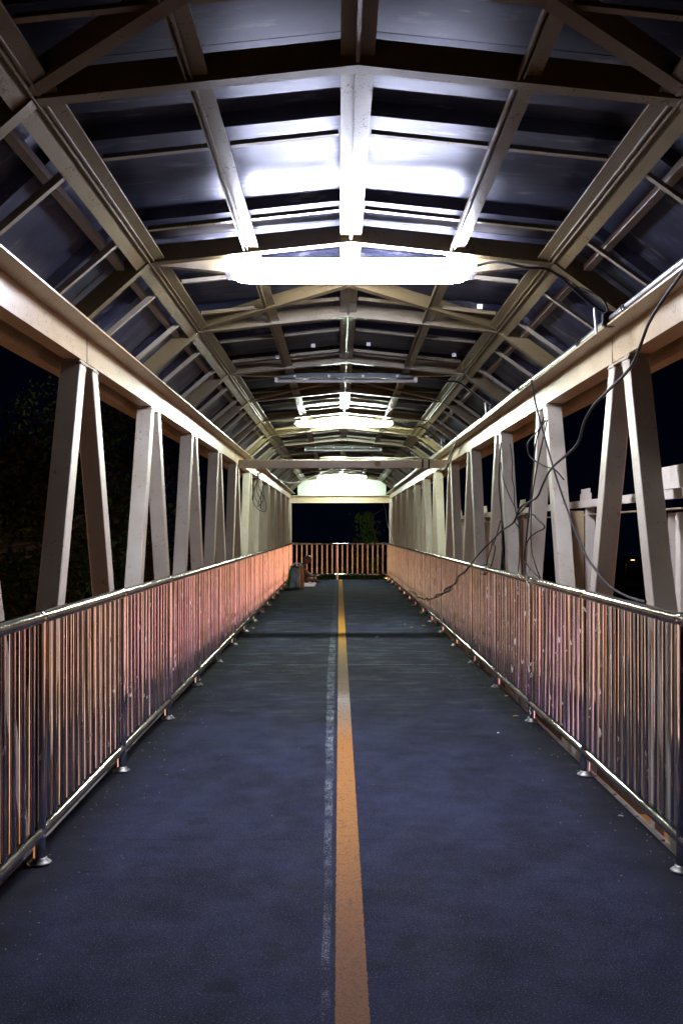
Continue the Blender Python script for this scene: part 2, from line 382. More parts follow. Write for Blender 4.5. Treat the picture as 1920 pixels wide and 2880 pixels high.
# ------------------------------------------------------------------ side trusses
def aL(y): return -1.26
def aR(y): return 1.375 - .003 * y
B0, B1 = 2.09, 2.22          # chord bottom / crease heights
YF = 25.95
def truss(root, sgn, fa, node0, w_in, shelf, n_nodes, outer_shift):
    # box chord
    def seg(bm, x0f, x1f, z0, z1, y0=.3, y1=YF):
        k = 14; pv = None
        for i in range(k + 1):
            y = y0 + (y1 - y0) * i / k
            q = [bm.verts.new((x, y, z)) for x, z in ((x0f(y), z0), (x1f(y), z0), (x1f(y), z1), (x0f(y), z1))]
            if pv:
                for j in range(4): bm.faces.new((pv[j], pv[(j + 1) % 4], q[(j + 1) % 4], q[j]))
            else: bm.faces.new(q[::-1])
            pv = q
        bm.faces.new(pv)
    bm = bmesh.new(); seg(bm, fa, lambda y: fa(y) + sgn * w_in, B0, B1); mkw('top_chord', bm, m_cream, root)
    bm = bmesh.new(); seg(bm, lambda y: fa(y) - sgn * shelf, lambda y: fa(y) + sgn * (w_in + .13), B1 + .001, B1 + .010); mkw('chord_flange', bm, m_cream, root)
    bm = bmesh.new(); seg(bm, lambda y: fa(y) + sgn * (w_in + .10), lambda y: fa(y) + sgn * (w_in + .17), B0 - .01, B1 - .002); mkw('outer_channel', bm, m_cream, root)
    bm = bmesh.new(); seg(bm, lambda y: fa(y) + sgn * .002, lambda y: fa(y) + sgn * .13, -.48, -.16); mkw('bottom_chord', bm, m_post, root)
    # weld joints on the chord
    for yy in (4.97, 8.4, 12.0, 17.5, 22.0):
        bm = bmesh.new(); x = fa(yy); box(bm, min(x - sgn * .0025, x + sgn * .02), max(x - sgn * .0025, x + sgn * .02), yy - .005, yy + .005, B0 + .002, B1 - .002)
        mkw('weld_seam', bm, m_dust, root)
    for k in range(n_nodes):
        yn = node0 + 1.83 * k
        for e in (-1, 1):
            top = (fa(yn) + sgn * .052, yn + e * .11 + .05, B0 + .002); h = B0 + .30
            bot = (fa(yn) + sgn * .052, yn + e * (.11 + .335 * h) + .05, -.30)
            if top[1] < .4 or bot[1] > 26.6: continue
            bm = bmesh.new(); bar(bm, bot, top, rect(-.050, .050, -.052, .052, .004), (0, 1, 0)); mkw('diagonal', bm, m_post, root)
        for e in (-1, 1):
            if yn + e * .11 > .6:
                bm = bmesh.new(); q = fa(yn) + sgn * .052; box(bm, q - .054, q + .054, yn + e * .118 + .05 - .060, yn + e * .118 + .05 + .060, B0 - .022, B0 - .013); mkw('weld_bead', bm, m_dust, root)
        bm = bmesh.new(); x0, x1 = sorted((fa(yn) + sgn * .004, fa(yn) + sgn * .10)); box(bm, x0, x1, yn - .13, yn + .23, B0 - .012, B0 - .001)
        mkw('gusset_plate', bm, m_cream, root)
    # end column
    bm = bmesh.new(); x0, x1 = sorted((fa(YF) - sgn * .01, fa(YF) + sgn * .10)); box(bm, x0, x1, 25.80, 25.92, -.3, B0 - .003); mkw('end_column', bm, m_white, root)
tl = thing('side_truss', 'cream steel truss of slanted posts on the left, in front of the dark trees', 'truss', (-1.3, 3, -.3), 'side trusses of the footbridge')
truss(tl, -1, aL, 4.98 - 1.83 * 2, .082, .105, 14, 0)
tr = thing('side_truss', 'cream steel truss of slanted posts on the right, hung with loose black cables', 'truss', (1.4, 3, -.3), 'side trusses of the footbridge')
truss(tr, 1, aR, 4.83 - 1.83 * 2, .11, .10, 14, 0)

# cross beam (portal) and end lintel
YP = 12.45
pb = thing('cross_beam', 'cream steel cross beam spanning the walkway with cables lying along its top', 'beam', (0, YP, 2.04))
bm = bmesh.new(); bar(bm, (-1.258, YP, 2.09), (1.336, YP, 2.09), rect(-.045, .045, -.052, .050, .004)); mkw('beam', bm, m_cream, pb)
bm = bmesh.new(); c0 = P(1061, 1304, YP - .046)
rr = [bm.verts.new((c0.x + .037 * math.cos(a), YP - .047, c0.z + .037 * math.sin(a))) for a in [2 * math.pi * i / 20 for i in range(20)]]
r2_ = [bm.verts.new((v.co.x, YP - .052, v.co.z)) for v in rr]
bm.faces.new(r2_); [bm.faces.new((rr[i], rr[(i + 1) % 20], r2_[(i + 1) % 20], r2_[i])) for i in range(20)]
mkw('round_sticker', bm, plain('brown_sticker', (.22, .13, .04), .6, 0, .5, 60), pb)
for dx in (1.02, 1.10):
    bm = bmesh.new(); box(bm, dx, dx + .022, YP - .049, YP + .049, 2.034, 2.146); mkw('tape_wrap', bm, m_black, pb)
lt = thing('end_portal', 'bright lit end portal beam and pale gable board at the far end of the walkway', 'portal', (0, 25.9, 2))
bm = bmesh.new(); box(bm, -1.258, 1.296, 25.83, 25.90, 1.99 + .012, 2.165); mkw('lintel_web', bm, m_cream, lt)
bm = bmesh.new(); box(bm, -1.258, 1.296, 25.76, 25.90, 2.166, 2.18); mkw('lintel_flange', bm, m_white, lt)
bm = bmesh.new(); box(bm, -1.258, 1.296, 25.76, 25.90, 1.985, 2.0); mkw('lintel_flange', bm, m_white, lt)

# ------------------------------------------------------------------ roof
RX = .055; KL, KR = -.934, 1.045; HK, HR = 1.315 + H, 1.42 + H; FB = B1 + .012
FXL, FXR = -1.31, 1.50
ML, MR = -.45, .56
def hroof(x):
    return HR + (HK - HR) * (abs(x - RX) / (RX - KL if x < RX else KR - RX))
frames = [-.45, 1.27, 3.06, 4.91, 6.61, 8.40, 10.19, 11.95, 13.75, 15.55, 17.35, 19.15, 20.95, 22.75, 24.5, 25.9]
roof = thing('canopy_roof', 'dark sheet metal canopy on cream steel frames over the whole walkway', 'roof', (RX, 3, HK))
Lp = [(-.03, 0), (.03, 0), (.03, .006), (-.024, .006), (-.024, .085), (-.03, .085)]
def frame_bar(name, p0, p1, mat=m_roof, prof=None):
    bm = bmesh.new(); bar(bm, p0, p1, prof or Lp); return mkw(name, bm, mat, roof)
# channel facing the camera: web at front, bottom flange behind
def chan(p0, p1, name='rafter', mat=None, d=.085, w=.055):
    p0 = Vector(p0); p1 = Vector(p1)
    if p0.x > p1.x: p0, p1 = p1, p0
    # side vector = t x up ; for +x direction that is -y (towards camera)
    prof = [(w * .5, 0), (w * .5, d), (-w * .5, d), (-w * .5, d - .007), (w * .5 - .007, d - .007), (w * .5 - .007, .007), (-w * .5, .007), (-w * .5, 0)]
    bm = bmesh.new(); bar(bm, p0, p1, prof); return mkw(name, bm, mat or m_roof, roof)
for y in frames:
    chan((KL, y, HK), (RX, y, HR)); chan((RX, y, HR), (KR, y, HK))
    chan((FXL, y, FB), (KL, y, HK), 'strut'); chan((KR, y, HK), (FXR, y, FB), 'strut')
Y0, Y1 = -.45, 25.95
# long members
bm = bmesh.new(); bar(bm, (RX, Y0, HR + .028), (RX, Y1, HR + .028), [(-.052, 0), (-.006, 0), (-.006, -.020), (.006, -.020), (.006, 0), (.052, 0), (.052, .008), (-.052, .008)]); mkw('ridge_purlin', bm, m_roof, roof)
for mx in (ML, MR):
    z = hroof(mx) + .022
    bm = bmesh.new(); bar(bm, (mx, Y0, z), (mx, Y1, z), [(-.020, -.016), (-.015, -.016), (-.015, 0), (-.003, 0), (-.003, -.012), (.003, -.012), (.003, 0), (.052, 0), (.052, .007), (-.020, .007)]); mkw('purlin', bm, m_roof, roof)
for kx, sg, fx in ((KL, -1, FXL), (KR, 1, FXR)):
    z = HK + .015
    sl = (HK - FB) / abs(fx - kx); dx = .06; 
    prof = [(0, -.018), (.006 * -sg, -.018), (.006 * -sg, -.002), (-sg * .020, 0), (-sg * .020, -.008), (-sg * .026, -.008), (-sg * .026, 0), (-sg * .075, .008), (-sg * .075, .016), (0, .012), (sg * dx, -dx * sl + .008), (sg * dx, -dx * sl), (0, -.004)]
    bm = bmesh.new(); bar(bm, (kx, Y0, z), (kx, Y1, z), prof); mkw('knee_purlin', bm, m_roof, roof)
    # mid slope purlin, lying above the struts
    f = .37; x = kx + (fx - kx) * f; zz = HK + (FB - HK) * f + .086
    bm = bmesh.new(); bar(bm, (x, Y0, zz), (x, Y1, zz), rect(-.019, .019, 0, .03)); mkw('side_purlin', bm, m_dust, roof)
# cross bars
bp = [(-.014, 0), (.014, 0), (.014, .004), (-.010, .004), (-.010, .026), (-.014, .026)]
xs = [KL, ML, RX, MR, KR]
for i in range(len(frames) - 1):
    a, b = frames[i], frames[i + 1]
    for f in (.30, .76):
        y = a + (b - a) * f
        for x0, x1 in zip(xs, xs[1:]):
            g0 = .058 if x0 == RX else .055; g1 = .058 if x1 == RX else (.022 if x1 in (ML, MR) else .075)
            if x0 == KL: g0 = .075
            p0 = (x0 + g0, y, hroof(x0 + g0) + .024); p1 = (x1 - g1, y, hroof(x1 - g1) + .024)
            bm = bmesh.new(); bar(bm, p0, p1, bp); mkw('cross_bar', bm, m_roof if f > .5 else m_dust, roof)
        for kx, fx in ((KL, FXL), (KR, FXR)):
            p0 = Vector((kx, y, HK + .02)); p1 = Vector((fx, y, FB + .03)); d = (p1 - p0)
            bm = bmesh.new(); bar(bm, p0 + d * .13, p1, bp); mkw('side_bar', bm, m_dust, roof)
# plan bracing in alternate bays
for i in range(1, len(frames) - 1, 2):
    a, b = frames[i], frames[i + 1]; ym = (a + b) / 2 if i > 2 else (a + b) / 2
    for kx in (KL, KR):
        for yy, s_ in ((a, 1), (b, -1)):
            p0 = Vector((kx, yy + s_ * .05, HK + .006)); p1 = Vector((RX, ym - s_ * .02, HR + .004)); 
            chan(p0, p1, 'brace', None, .075, .05)
# corrugated sheets: pans with upstanding ribs
def sheet_profile(y0, y1):
    pts = [(y0, 0)]; k = math.floor((y0 - 3.44) / .95)
    while True:
        r = 3.44 + .95 * k; k += 1
        if r > y1: break
        for yy, h in ((r, 0), (r + .035, .040), (r + .20, .040), (r + .235, 0)):
            if y0 < yy < y1: pts.append((yy, h))
    # height at the ends follows the rib it cuts
    def hh(y):
        u = (y - 3.44) % .95
        if u < .035: return .04 * u / .035
        if u < .20: return .04
        if u < .235: return .04 * (.235 - u) / .035
        return 0
    pts[0] = (y0, hh(y0)); pts.append((y1, hh(y1))); return pts
def sheet(p0, p1, y0, y1, nrm):
    p0 = Vector(p0); p1 = Vector(p1); bm = bmesh.new(); pr = None
    pts = sheet_profile(y0, y1)
    def row(off):
        rws = []
        for y, h in pts:
            rws.append([bm.verts.new((p.x + nrm[0] * (h + off), y, p.z + nrm[1] * (h + off))) for p in (p0, p1)])
        return rws
    A, B = row(0), row(.003)
    for R in (A, B):
        for q, w in zip(R, R[1:]): bm.faces.new((q[0], q[1], w[1], w[0]))
    for j in (0, 1):
        for q, w, e, r_ in zip(A, A[1:], B, B[1:]): bm.faces.new((q[j], w[j], r_[j], e[j]))
    bm.faces.new((A[0][0], A[0][1], B[0][1], B[0][0])); bm.faces.new((A[-1][0], A[-1][1], B[-1][1], B[-1][0]))
    mkw('roof_sheet', bm, m_sheet, roof)
SH = .100
for i in range(len(frames) - 1):
    a, b = frames[i] + .0, frames[i + 1] - .004
    for p, q in (((KL - .03, HK), (RX - .001, HR)), ((RX + .001, HR), (KR + .03, HK)), ((FXL - .12, FB - .10), (KL - .032, HK - .004)), ((KR + .032, HK - .004), (FXR + .12, FB - .085))):
        dx, dz = q[0] - p[0], q[1] - p[1]; L = math.hypot(dx, dz); nx, nz = -dz / L, dx / L
        sheet((p[0] + nx * SH * (1 if abs(nx) > .2 else .9), 0, p[1] + nz * (SH + .02)), (q[0] + nx * SH * (1 if abs(nx) > .2 else .9), 0, q[1] + nz * (SH + .02)), a, b, (nx, nz))
# fixing clips under the sheets
for (px, py, y) in ((880, 972, 7.75), (1036, 968, 7.75), (1276, 998, 7.75), (405, 946, 6.5), (1348, 862, 6.1), (780, 1004, 7.9)):
    c0 = P(px, py, y); bm = bmesh.new(); box(bm, c0.x - .016, c0.x + .016, c0.y - .002, c0.y + .002, c0.z - .014, c0.z + .014); mkw('clip', bm, m_clip, roof)
# gable board
bm = bmesh.new(); gp = [(KL - .16, 2.181), (KR + .16, 2.181), (KR + .16, HK - .12), (KR, HK + .02), (RX, HR + .02), (KL, HK + .02), (KL - .16, HK - .12)]
v0 = [bm.verts.new((x, 25.96, z)) for x, z in gp]; v1 = [bm.verts.new((x, 25.99, z)) for x, z in gp]
bm.faces.new(v0); bm.faces.new(v1[::-1]); [bm.faces.new((v0[i], v0[(i + 1) % 7], v1[(i + 1) % 7], v1[i])) for i in range(7)]
mkw('gable_board', bm, m_gable, lt)

# ------------------------------------------------------------------ fluorescent fixtures
def lamp(y, z, on, label, key=None):
    t = thing('fluorescent_lamp', label, 'lamp', (RX, y, z), 'fluorescent lamps hanging under the roof')
    L = .60
    bm = bmesh.new(); box(bm, RX - L - .02, RX + L + .02, y - .028, y + .028, z + .028, z + (.046 if on else .066)); mkw('batten', bm, m_dark, t)
    for s in (-1, 1):
        bm = bmesh.new(); box(bm, min(RX + s * L, RX + s * (L + .028)), max(RX + s * L, RX + s * (L + .028)), y - (.085 if on else .03), y + (.085 if on else .03), z - .012, z + .0275); mkw('lamp_holder', bm, m_clip, t)
        bm = bmesh.new(); tube(bm, [(RX + s * .5, y, z + .066), (RX + s * .5, y, hroof(RX + s * .5) + .1)], .004, 6); mkw('hanger_rod', bm, m_dark, t)
    if on:
        for oy, tr_ in (((-.070, .045), (.070, .045)) if key != 2 else ((0, .037),)):  # lit tubes thickened, and mostly doubled, to stand in for their glare
            bm = bmesh.new(); zt = z + (.012 if key != 2 else -.012); tube(bm, [(RX + q * (L - .001 - e), y + oy, zt) for q, e in ((-1, 0), (-1, .006), (-1, .02), (-1, .045), (-1, .09), (1, .09), (1, .045), (1, .02), (1, .006), (1, 0))], [tr_ * f for f in (.3, .5, .75, .93, 1, 1, .93, .75, .5, .3)], 18)
            mkw('glowing_tube', bm, emit('lit_tube_%d' % key, LAMP_COL[key], LAMP_L[key]), t, True)
    bm = bmesh.new(); tube(bm, smooth_path([(RX + L + .01, y, z + .03), (RX + L + .09, y - .01, z + .05), (RX + L + .16, y - .06, HK + .03), (KR - .12, y - .09, HK - .004), (KR + .01, y - .08, HK - .02), (KR + .20, y - .06, HK - .17), (FXR - .10, y - .06, FB + .06)], 6), .0065, 8); mkw('supply_lead', bm, m_black, t, True)
    if not on:
        bm = bmesh.new(); tube(bm, [(RX - L + .001, y, z), (RX + L - .001, y, z)], .014, 12); mkw('glass_tube', bm, m_tube, t, True)
        for s in (-.45, -.15, .15, .45):
            bm = bmesh.new(); box(bm, RX + s - .010, RX + s + .010, y - .034, y - .0285, z + .03, z + .05); mkw('screw_tab', bm, m_clip, t)
lamp(5.04, 2.555, True, 'nearest lit fluorescent tube glaring white under the roof', 1)
lamp(8.79, 2.575, False, 'unlit fluorescent tube on dark batten, nearer of the two unlit ones', None)
lamp(12.57, 2.617, True, 'lit fluorescent tube just above the cross beam', 2)
lamp(16.3, 2.575, False, 'unlit fluorescent tube seen just above the cross beam, farther of the two unlit ones', None)
lamp(25.0, 2.59, True, 'farthest lit fluorescent tube glaring in front of the gable board', 3)

# ------------------------------------------------------------------ conduit, junction boxes, cables
cp = thing('conduit_pipe', 'grey metal conduit pipe lying along the top of the right side beam', 'pipe', (1.28, 3, 2.25))
bm = bmesh.new(); tube(bm, [(aR(y) - .075, y, B1 + .034 + .003 * math.sin(y * 2)) for y in [.5 + i * .5 for i in range(45)]], .019, 12); mkw('pipe', bm, m_galv, cp, True)
for yy in (4.45, 5.3, 7.0, 8.8, 10.6):
    bm = bmesh.new()
    for j in range(2): tube(bm, [(aR(yy) - .075 + .024 * math.cos(a), yy + j * .03 + .02 * math.sin(a), B1 + .034 + .024 * math.sin(a)) for a in [2 * math.pi * i / 12 for i in range(13)]], .004, 6)
    mkw('tie_wire', bm, m_black, cp)
def jbox(px, py, y, lab):
    c0 = P(px, py, y); t = thing('junction_box', lab, 'electrical box', c0, 'junction boxes on the right side beam')
    bm = bmesh.new(); box(bm, c0.x - .005, c0.x + .055, c0.y - .02, c0.y + .03, c0.z - .035, c0.z + .035); bmesh.ops.bevel(bm, geom=bm.edges[:], offset=.008, segments=2, affect='EDGES'); mkw('box', bm, m_black, t)
    bm = bmesh.new(); bar(bm, (c0.x - .035, c0.y, c0.z - .07), (c0.x - .045, c0.y, c0.z + .055), rect(-.012, .012, -.004, .004)); mkw('bracket', bm, m_clip, t)
    bm = bmesh.new(); tube(bm, smooth_path([(c0.x + .02, c0.y, c0.z + .035), (c0.x - .01, c0.y, c0.z + .10), (c0.x - .10, c0.y + .05, c0.z + .16)], 5), .005, 6); mkw('lead', bm, m_black, t)
# bolts and chips on the nearest posts' gussets
for root, fa, sgn, n0 in ((tl, aL, -1, 4.98), (tr, aR, 1, 4.83)):
    for k in range(4):
        yn = n0 + 1.83 * k
        for dy in (.03, .07):
            bm = bmesh.new(); cx = fa(yn) + sgn * .03; tube(bm, [(cx, yn + dy, B0 - .030), (cx, yn + dy, B0 - .012)], .008, 6); mkw('bolt', bm, m_dull, root)
jbox(1697, 898, 4.72, 'black junction box with pale bracket, nearest the camera on the right beam')
jbox(1378, 1150, 8.55, 'black junction box with bright white bracket, middle one on the right beam')
jbox(1250, 1245, 12.0, 'small black junction box beside the cross beam end')

z6 = lambda pts: [(x * .4464 + 1220, y * .4464 + 960) for x, y in pts]
zl = lambda pts: [(x * .2551 + 1140, y * .2551 + 1200) for x, y in pts]
z4 = lambda pts: [(x * .3827 + 640, y * .3827 + 1200) for x, y in pts]
def cable(pts, Xs, r, label, mat=m_black, group='loose cables on the right truss', k=6):
    n = len(pts); P3 = []
    for i, (px, py) in enumerate(pts):
        X = Xs[0] + (Xs[1] - Xs[0]) * i / (n - 1) if isinstance(Xs, tuple) else Xs
        P3.append(PX(px, py, X))
    bm = bmesh.new(); tube(bm, smooth_path(P3, k), r * (.78 if r > .007 else .95), 8)
    o = mk('cable', bm, mat, None, True); return tag(o, label, 'cable', group)
cable([(1960, 690), (1920, 762), (1866, 838), (1825, 905), (1799, 972), (1780, 1020), (1748, 1061), (1707, 1100), (1666, 1143), (1640, 1192), (1624, 1246), (1590, 1281), (1550, 1317), (1528, 1357), (1510, 1397), (1488, 1411), (1461, 1429), (1443, 1469), (1412, 1491), (1385, 1518), (1354, 1549), (1332, 1575), (1320, 1590), (1305, 1608), (1287, 1621), (1278, 1641), (1251, 1656), (1245, 1670), (1222, 1679)], (1.22, 1.235), .0085, 'thick black cable swooping from the right beam down over the handrail')
cable(z6([(612, 235), (640, 400), (700, 620), (770, 860), (860, 1120), (940, 1320), (1010, 1430), (1100, 1540), (1230, 1612), (1330, 1640)]), (1.25, 1.27), .0075, 'long black cable running diagonally down from the right beam to the handrail')
cable(z6([(700, 500), (640, 580), (590, 640), (600, 720), (680, 780), (760, 810), (815, 870)]), 1.29, .005, 'thin black cable looping left of the second slanted post on the right')
cable(z6([(690, 480), (640, 640), (625, 800), (612, 940), (600, 1050), (585, 1200), (572, 1350), (575, 1480)]), 1.31, .006, 'black cable hanging straight down beside the second slanted post pair')
cable(z6([(712, 495), (680, 640), (650, 780), (620, 960), (610, 1100), (612, 1300), (640, 1420), (668, 1490)]), 1.30, .005, 'thin black cable bending rightwards towards the handrail bottom end')
cable(z6([(420, 640), (412, 780), (408, 900), (425, 1100), (430, 1300), (445, 1440)]), 1.31, .006, 'black cable hanging down along the third slanted post pair')
cable(z6([(420, 760), (430, 850), (460, 940), (510, 1050)]), 1.31, .004, 'thin black cable crossing the third slanted post face')
cable(z6([(480, 650), (492, 760), (490, 860), (505, 930), (507, 1040), (540, 1200), (530, 1450)]), 1.32, .004, 'thin black cable on the edge of the third slanted post')
cable(z6([(525, 1165), (540, 1150), (520, 1110), (560, 1092), (620, 1092), (650, 1120), (695, 1172), (640, 1205), (600, 1240), (575, 1300), (570, 1380), (610, 1440), (665, 1492)]), 1.27, .005, 'black cable curling in a wide loop above the right handrail')
cable(z6([(610, 1000), (560, 1060), (520, 1100), (510, 1140), (535, 1168)]), 1.25, .005, 'short black cable hooked beside the thick swooping one')
cable(z6([(370, 1260), (350, 1330), (330, 1400), (320, 1470)]), 1.25, .005, 'short black cable end by the green tape')
cable(z6([(418, 1130), (400, 1200), (375, 1280), (385, 1300), (370, 1380), (355, 1420)]), 1.28, .005, 'black cable tail hanging down behind the handrail')
cable(z6([(300, 1465), (318, 1468), (300, 1440), (310, 1412), (340, 1402), (362, 1412)]), 1.225, .006, 'short black cable hooked over the right handrail')
cable(z6([(622, 1378), (600, 1430), (580, 1500), (590, 1530), (600, 1570)]), 1.222, .0035, 'thin grey wire end drooping over the right handrail', m_greyw)
# coiled cable along the rail, continuing forward
pts = zl([(420, 1830), (440, 1790), (500, 1760), (470, 1810), (400, 1840), (340, 1850), (330, 1880), (270, 1900), (240, 1915), (235, 1890), (190, 1905), (150, 1880), (130, 1890), (110, 1850), (70, 1820), (40, 1810)])
cable(pts, 1.225, .007, 'tangled black cable coiling low against the right railing', group='loose cables on the right truss')
cable(z4([(1145, 560), (1160, 620), (1170, 700), (1200, 790), (1215, 890), (1222, 960), (1255, 1030), (1272, 1090), (1290, 1140), (1325, 1180), (1360, 1230), (1400, 1255)]), (1.262, 1.222), .008, 'pale wire running down the far right corner onto the railing', m_greyw)
# bundle draping from the conduit at the cross beam
for j in range(7):
    o_ = j * 9
    cable(zl([(640 - o_, 60 + o_), (560 - o_ * .6, 170 + o_), (520 - o_ * .8, 300 + o_ * .6), (490 - o_ * .7, 400 + o_ * .5), (440 - o_ * .3, 470), (400, 440 + o_ * .4), (350 - o_, 390)]), 1.29 - .004 * j, .0065, ('outermost', 'second', 'third', 'middle', 'fifth', 'sixth', 'innermost')[j] + ' cable of the bundle draping over the right end of the cross beam', m_black if j % 3 else m_greyw, 'cable bundle at the cross beam end')
for j in range(3):
    pts = [(1225, 1296), (1180, 1288), (1120, 1291 - j), (1060, 1288 + j * 2), (1000, 1290), (950, 1287 + j * 2), (900, 1289)]
    P3 = [P(px, py + (j - 1) * 1.5, YP + (j - 1) * .02) for px, py in pts]
    bm = bmesh.new(); tube(bm, smooth_path(P3, 5), .007, 6); tag(mk('cable', bm, m_greyw, None, True), ('front', 'middle', 'rear')[j] + ' of the three pale cables lying along the top of the cross beam', 'cable', 'cables lying on the cross beam')
pts = [(735, 1300), (770, 1340), (800, 1355), (830, 1358), (860, 1350), (900, 1333), (935, 1318)]
bm = bmesh.new(); tube(bm, smooth_path([P(px, py, 14.4) for px, py in pts], 6), .007, 6); tag(mk('cable', bm, m_greyw, None, True), 'pale cable sagging under the roof behind the cross beam', 'cable')
for j in range(4):
    pts = [(722 + j * 5, 1320), (728 - j * 6, 1370 + j * 8), (742 - j * 6, 1400 + j * 10), (724 + j * 8, 1425 + j * 3), (738, 1380 - j * 5)]
    bm = bmesh.new(); tube(bm, smooth_path([P(px, py, 13.9 + j * .05) for px, py in pts], 6), .005, 6); tag(mk('cable', bm, m_black, None, True), ('first', 'second', 'third', 'fourth')[j] + ' wire, counted from the front, in the small black tangle on the left truss', 'cable', 'wires tangled on the left truss')

# ------------------------------------------------------------------ guard frame outside the right truss
gf = thing('guard_frame', 'pale steel guard frame with corrugated sheet standing outside the right truss', 'frame', (1.55, 4.5, -.3))
XG = 1.55
bm = bmesh.new(); bar(bm, (XG, 2.6, 1.425), (XG, 13.2, 1.425), rect(-.012, .012, -.024, .020)); mkw('guard_rail', bm, m_white, gf)
bm = bmesh.new(); bar(bm, (XG + .05, 2.6, 1.36), (XG + .05, 13.2, 1.36), rect(-.035, .035, -.006, .0)); mkw('guard_rail', bm, m_cream, gf)
for y in (4.98, 6.32, 8.5, 10.7, 12.9):
    bm = bmesh.new(); box(bm, XG + .013, XG + .06, y - .03, y + .03, -.35, 1.40); mkw('guard_post', bm, m_white, gf)
    bm = bmesh.new(); box(bm, XG + .014, XG + .022, y - .10, y + .17, 1.40, 1.52); bmesh.ops.bevel(bm, geom=[e for e in bm.edges if abs(e.verts[0].co.x - e.verts[1].co.x) > .005 and e.verts[0].co.z > 1.5], offset=.03, segments=4, affect='EDGES'); mkw('gusset', bm, m_white, gf)
    if y < 5: continue
    bm = bmesh.new(); box(bm, XG - .13, XG + .012, y + .05, y + .06, -.35, 1.38); mkw('stiffener', bm, m_cream, gf)
bm = bmesh.new(); k = 0; y = 2.7; pv = None
while y < 4.92:
    u = (k % 4); off = (.0, .0, .03, .03)[u]
    q = [bm.verts.new((XG + .05 + off, y, z)) for z in (-.3, 1.34)]
    if pv: bm.faces.new((pv[0], pv[1], q[1], q[0]))
    pv = q; y += (.07, .02, .07, .02)[u]; k += 1
mkw('corrugated_sheet', bm, m_white, gf)
bm = bmesh.new(); box(bm, XG + .02, XG + .03, 2.7, 4.86, 1.452, 1.56); mkw('sign_plate', bm, m_white, gf)
bm = bmesh.new(); bar(bm, (1.50, 4.32, .4), (1.50, 4.72, 1.40), rect(-.025, .025, -.02, .02)); mkw('slanted_stay', bm, m_cream, gf)

# ledge planks beside the deck edge on the right
lg = thing('edge_ledge', 'grimy narrow ledge of short planks below the right railing', 'ledge', (1.33, 4, -.1))
y = 2.2
while y < 9.5:
    for xx in (1.296, 1.348):
        bm = bmesh.new(); zz = -.035 - (.03 if xx > 1.3 else 0) + random.uniform(-.004, .004); box(bm, xx + random.uniform(0, .004), xx + .036, y + random.uniform(.002, .01), y + .17, zz - .03, zz); mkw('plank', bm, m_conc, lg)
    y += .185

# ------------------------------------------------------------------ person sitting at the far left
m_skin = plain('dark_skin', (.15, .055, .035), .5, 0, .12)
m_hair = plain('cropped_dark_hair', (.03, .027, .025), .6)
m_shirt = plain('dark_shirt', (.022, .030, .065), .85, 0, .3, 30)
m_short = plain('maroon_shorts', (.055, .015, .013), .85, 0, .3, 40)
def skin(name, verts, edges, mat, parent, root=0, sub=1):
    me = bpy.data.meshes.new(name); me.from_pydata([v[0] for v in verts], edges, []); o = link(bpy.data.objects.new(name, me))
    md = o.modifiers.new('skin', 'SKIN'); sv = me.skin_vertices[0].data
    for i, v in enumerate(verts):
        r = v[1]; sv[i].radius = (r, r) if not isinstance(r, tuple) else r
        sv[i].use_root = (i == root)
    md.use_smooth_shade = True
    sd = o.modifiers.new('sub', 'SUBSURF'); sd.levels = sub; sd.render_levels = sub
    bpy.context.view_layer.update()
    dg = bpy.context.evaluated_depsgraph_get(); ev = o.evaluated_get(dg); me2 = bpy.data.meshes.new_from_object(ev)
    o.modifiers.clear(); o.data = me2; me2.materials.clear(); me2.materials.append(mat)
    for p in me2.polygons: p.use_smooth = True
    me2.name = name
    if parent: adopt(o, parent)
    return o
PX0, PY0 = -.90, 24.0
man = thing('person', 'person sitting cross-legged by the left railing, bent over a small white object in the hands', 'person', (PX0, PY0, 0))
def Q(x, y, z): return (PX0 + x, PY0 + y, z)
V = [(Q(-.02, 0, .13), (.12, .14)), (Q(-.03, 0, .25), (.11, .14)), (Q(.00, 0, .38), (.10, .15)), (Q(.055, 0, .47), (.06, .07)), (Q(.09, 0, .50), .045),   # spine 0..4
     (Q(.02, -.15, .40), .048), (Q(.09, -.21, .27), .040), (Q(.20, -.16, .17), .032), (Q(.29, -.08, .16), .022),  # near arm 5..8
     (Q(.02, .15, .40), .048), (Q(.09, .20, .27), .040), (Q(.21, .12, .18), .032), (Q(.29, .03, .17), .022),    # far arm 9..12
     (Q(.03, -.12, .10), .075), (Q(.26, -.30, .10), .055), (Q(.24, -.05, .055), .042), (Q(.30, .05, .05), .03), (Q(.36, .08, .05), .03),  # near leg 13..17
     (Q(.03, .12, .10), .075), (Q(.28, .28, .12), .055), (Q(.33, .02, .06), .042), (Q(.36, -.10, .05), .032), (Q(.42, -.15, .045), .028)]
E = [(0, 1), (1, 2), (2, 3), (3, 4), (2, 5), (5, 6), (6, 7), (7, 8), (2, 9), (9, 10), (10, 11), (11, 12), (0, 13), (13, 14), (14, 15), (15, 16), (16, 17), (0, 18), (18, 19), (19, 20), (20, 21), (21, 22)]
for base_i, sgn in ((8, 1), (12, -1)):
    bx, by, bz = V[base_i][0]
    for f in range(4):
        i0 = len(V); oy = (f - 1.5) * .017
        V.append(((bx + .045, by + oy, bz + .004), .0085)); V.append(((bx + .07 - .004 * abs(f - 1.5), by + oy, bz - .012), .0075))
        E += [(base_i, i0), (i0, i0 + 1)]
    i0 = len(V); V.append(((bx + .02, by + sgn * .032, bz + .012), .009)); V.append(((bx + .045, by + sgn * .036, bz + .02), .008)); E += [(base_i, i0), (i0, i0 + 1)]
skin('body', V, E, m_skin, man)
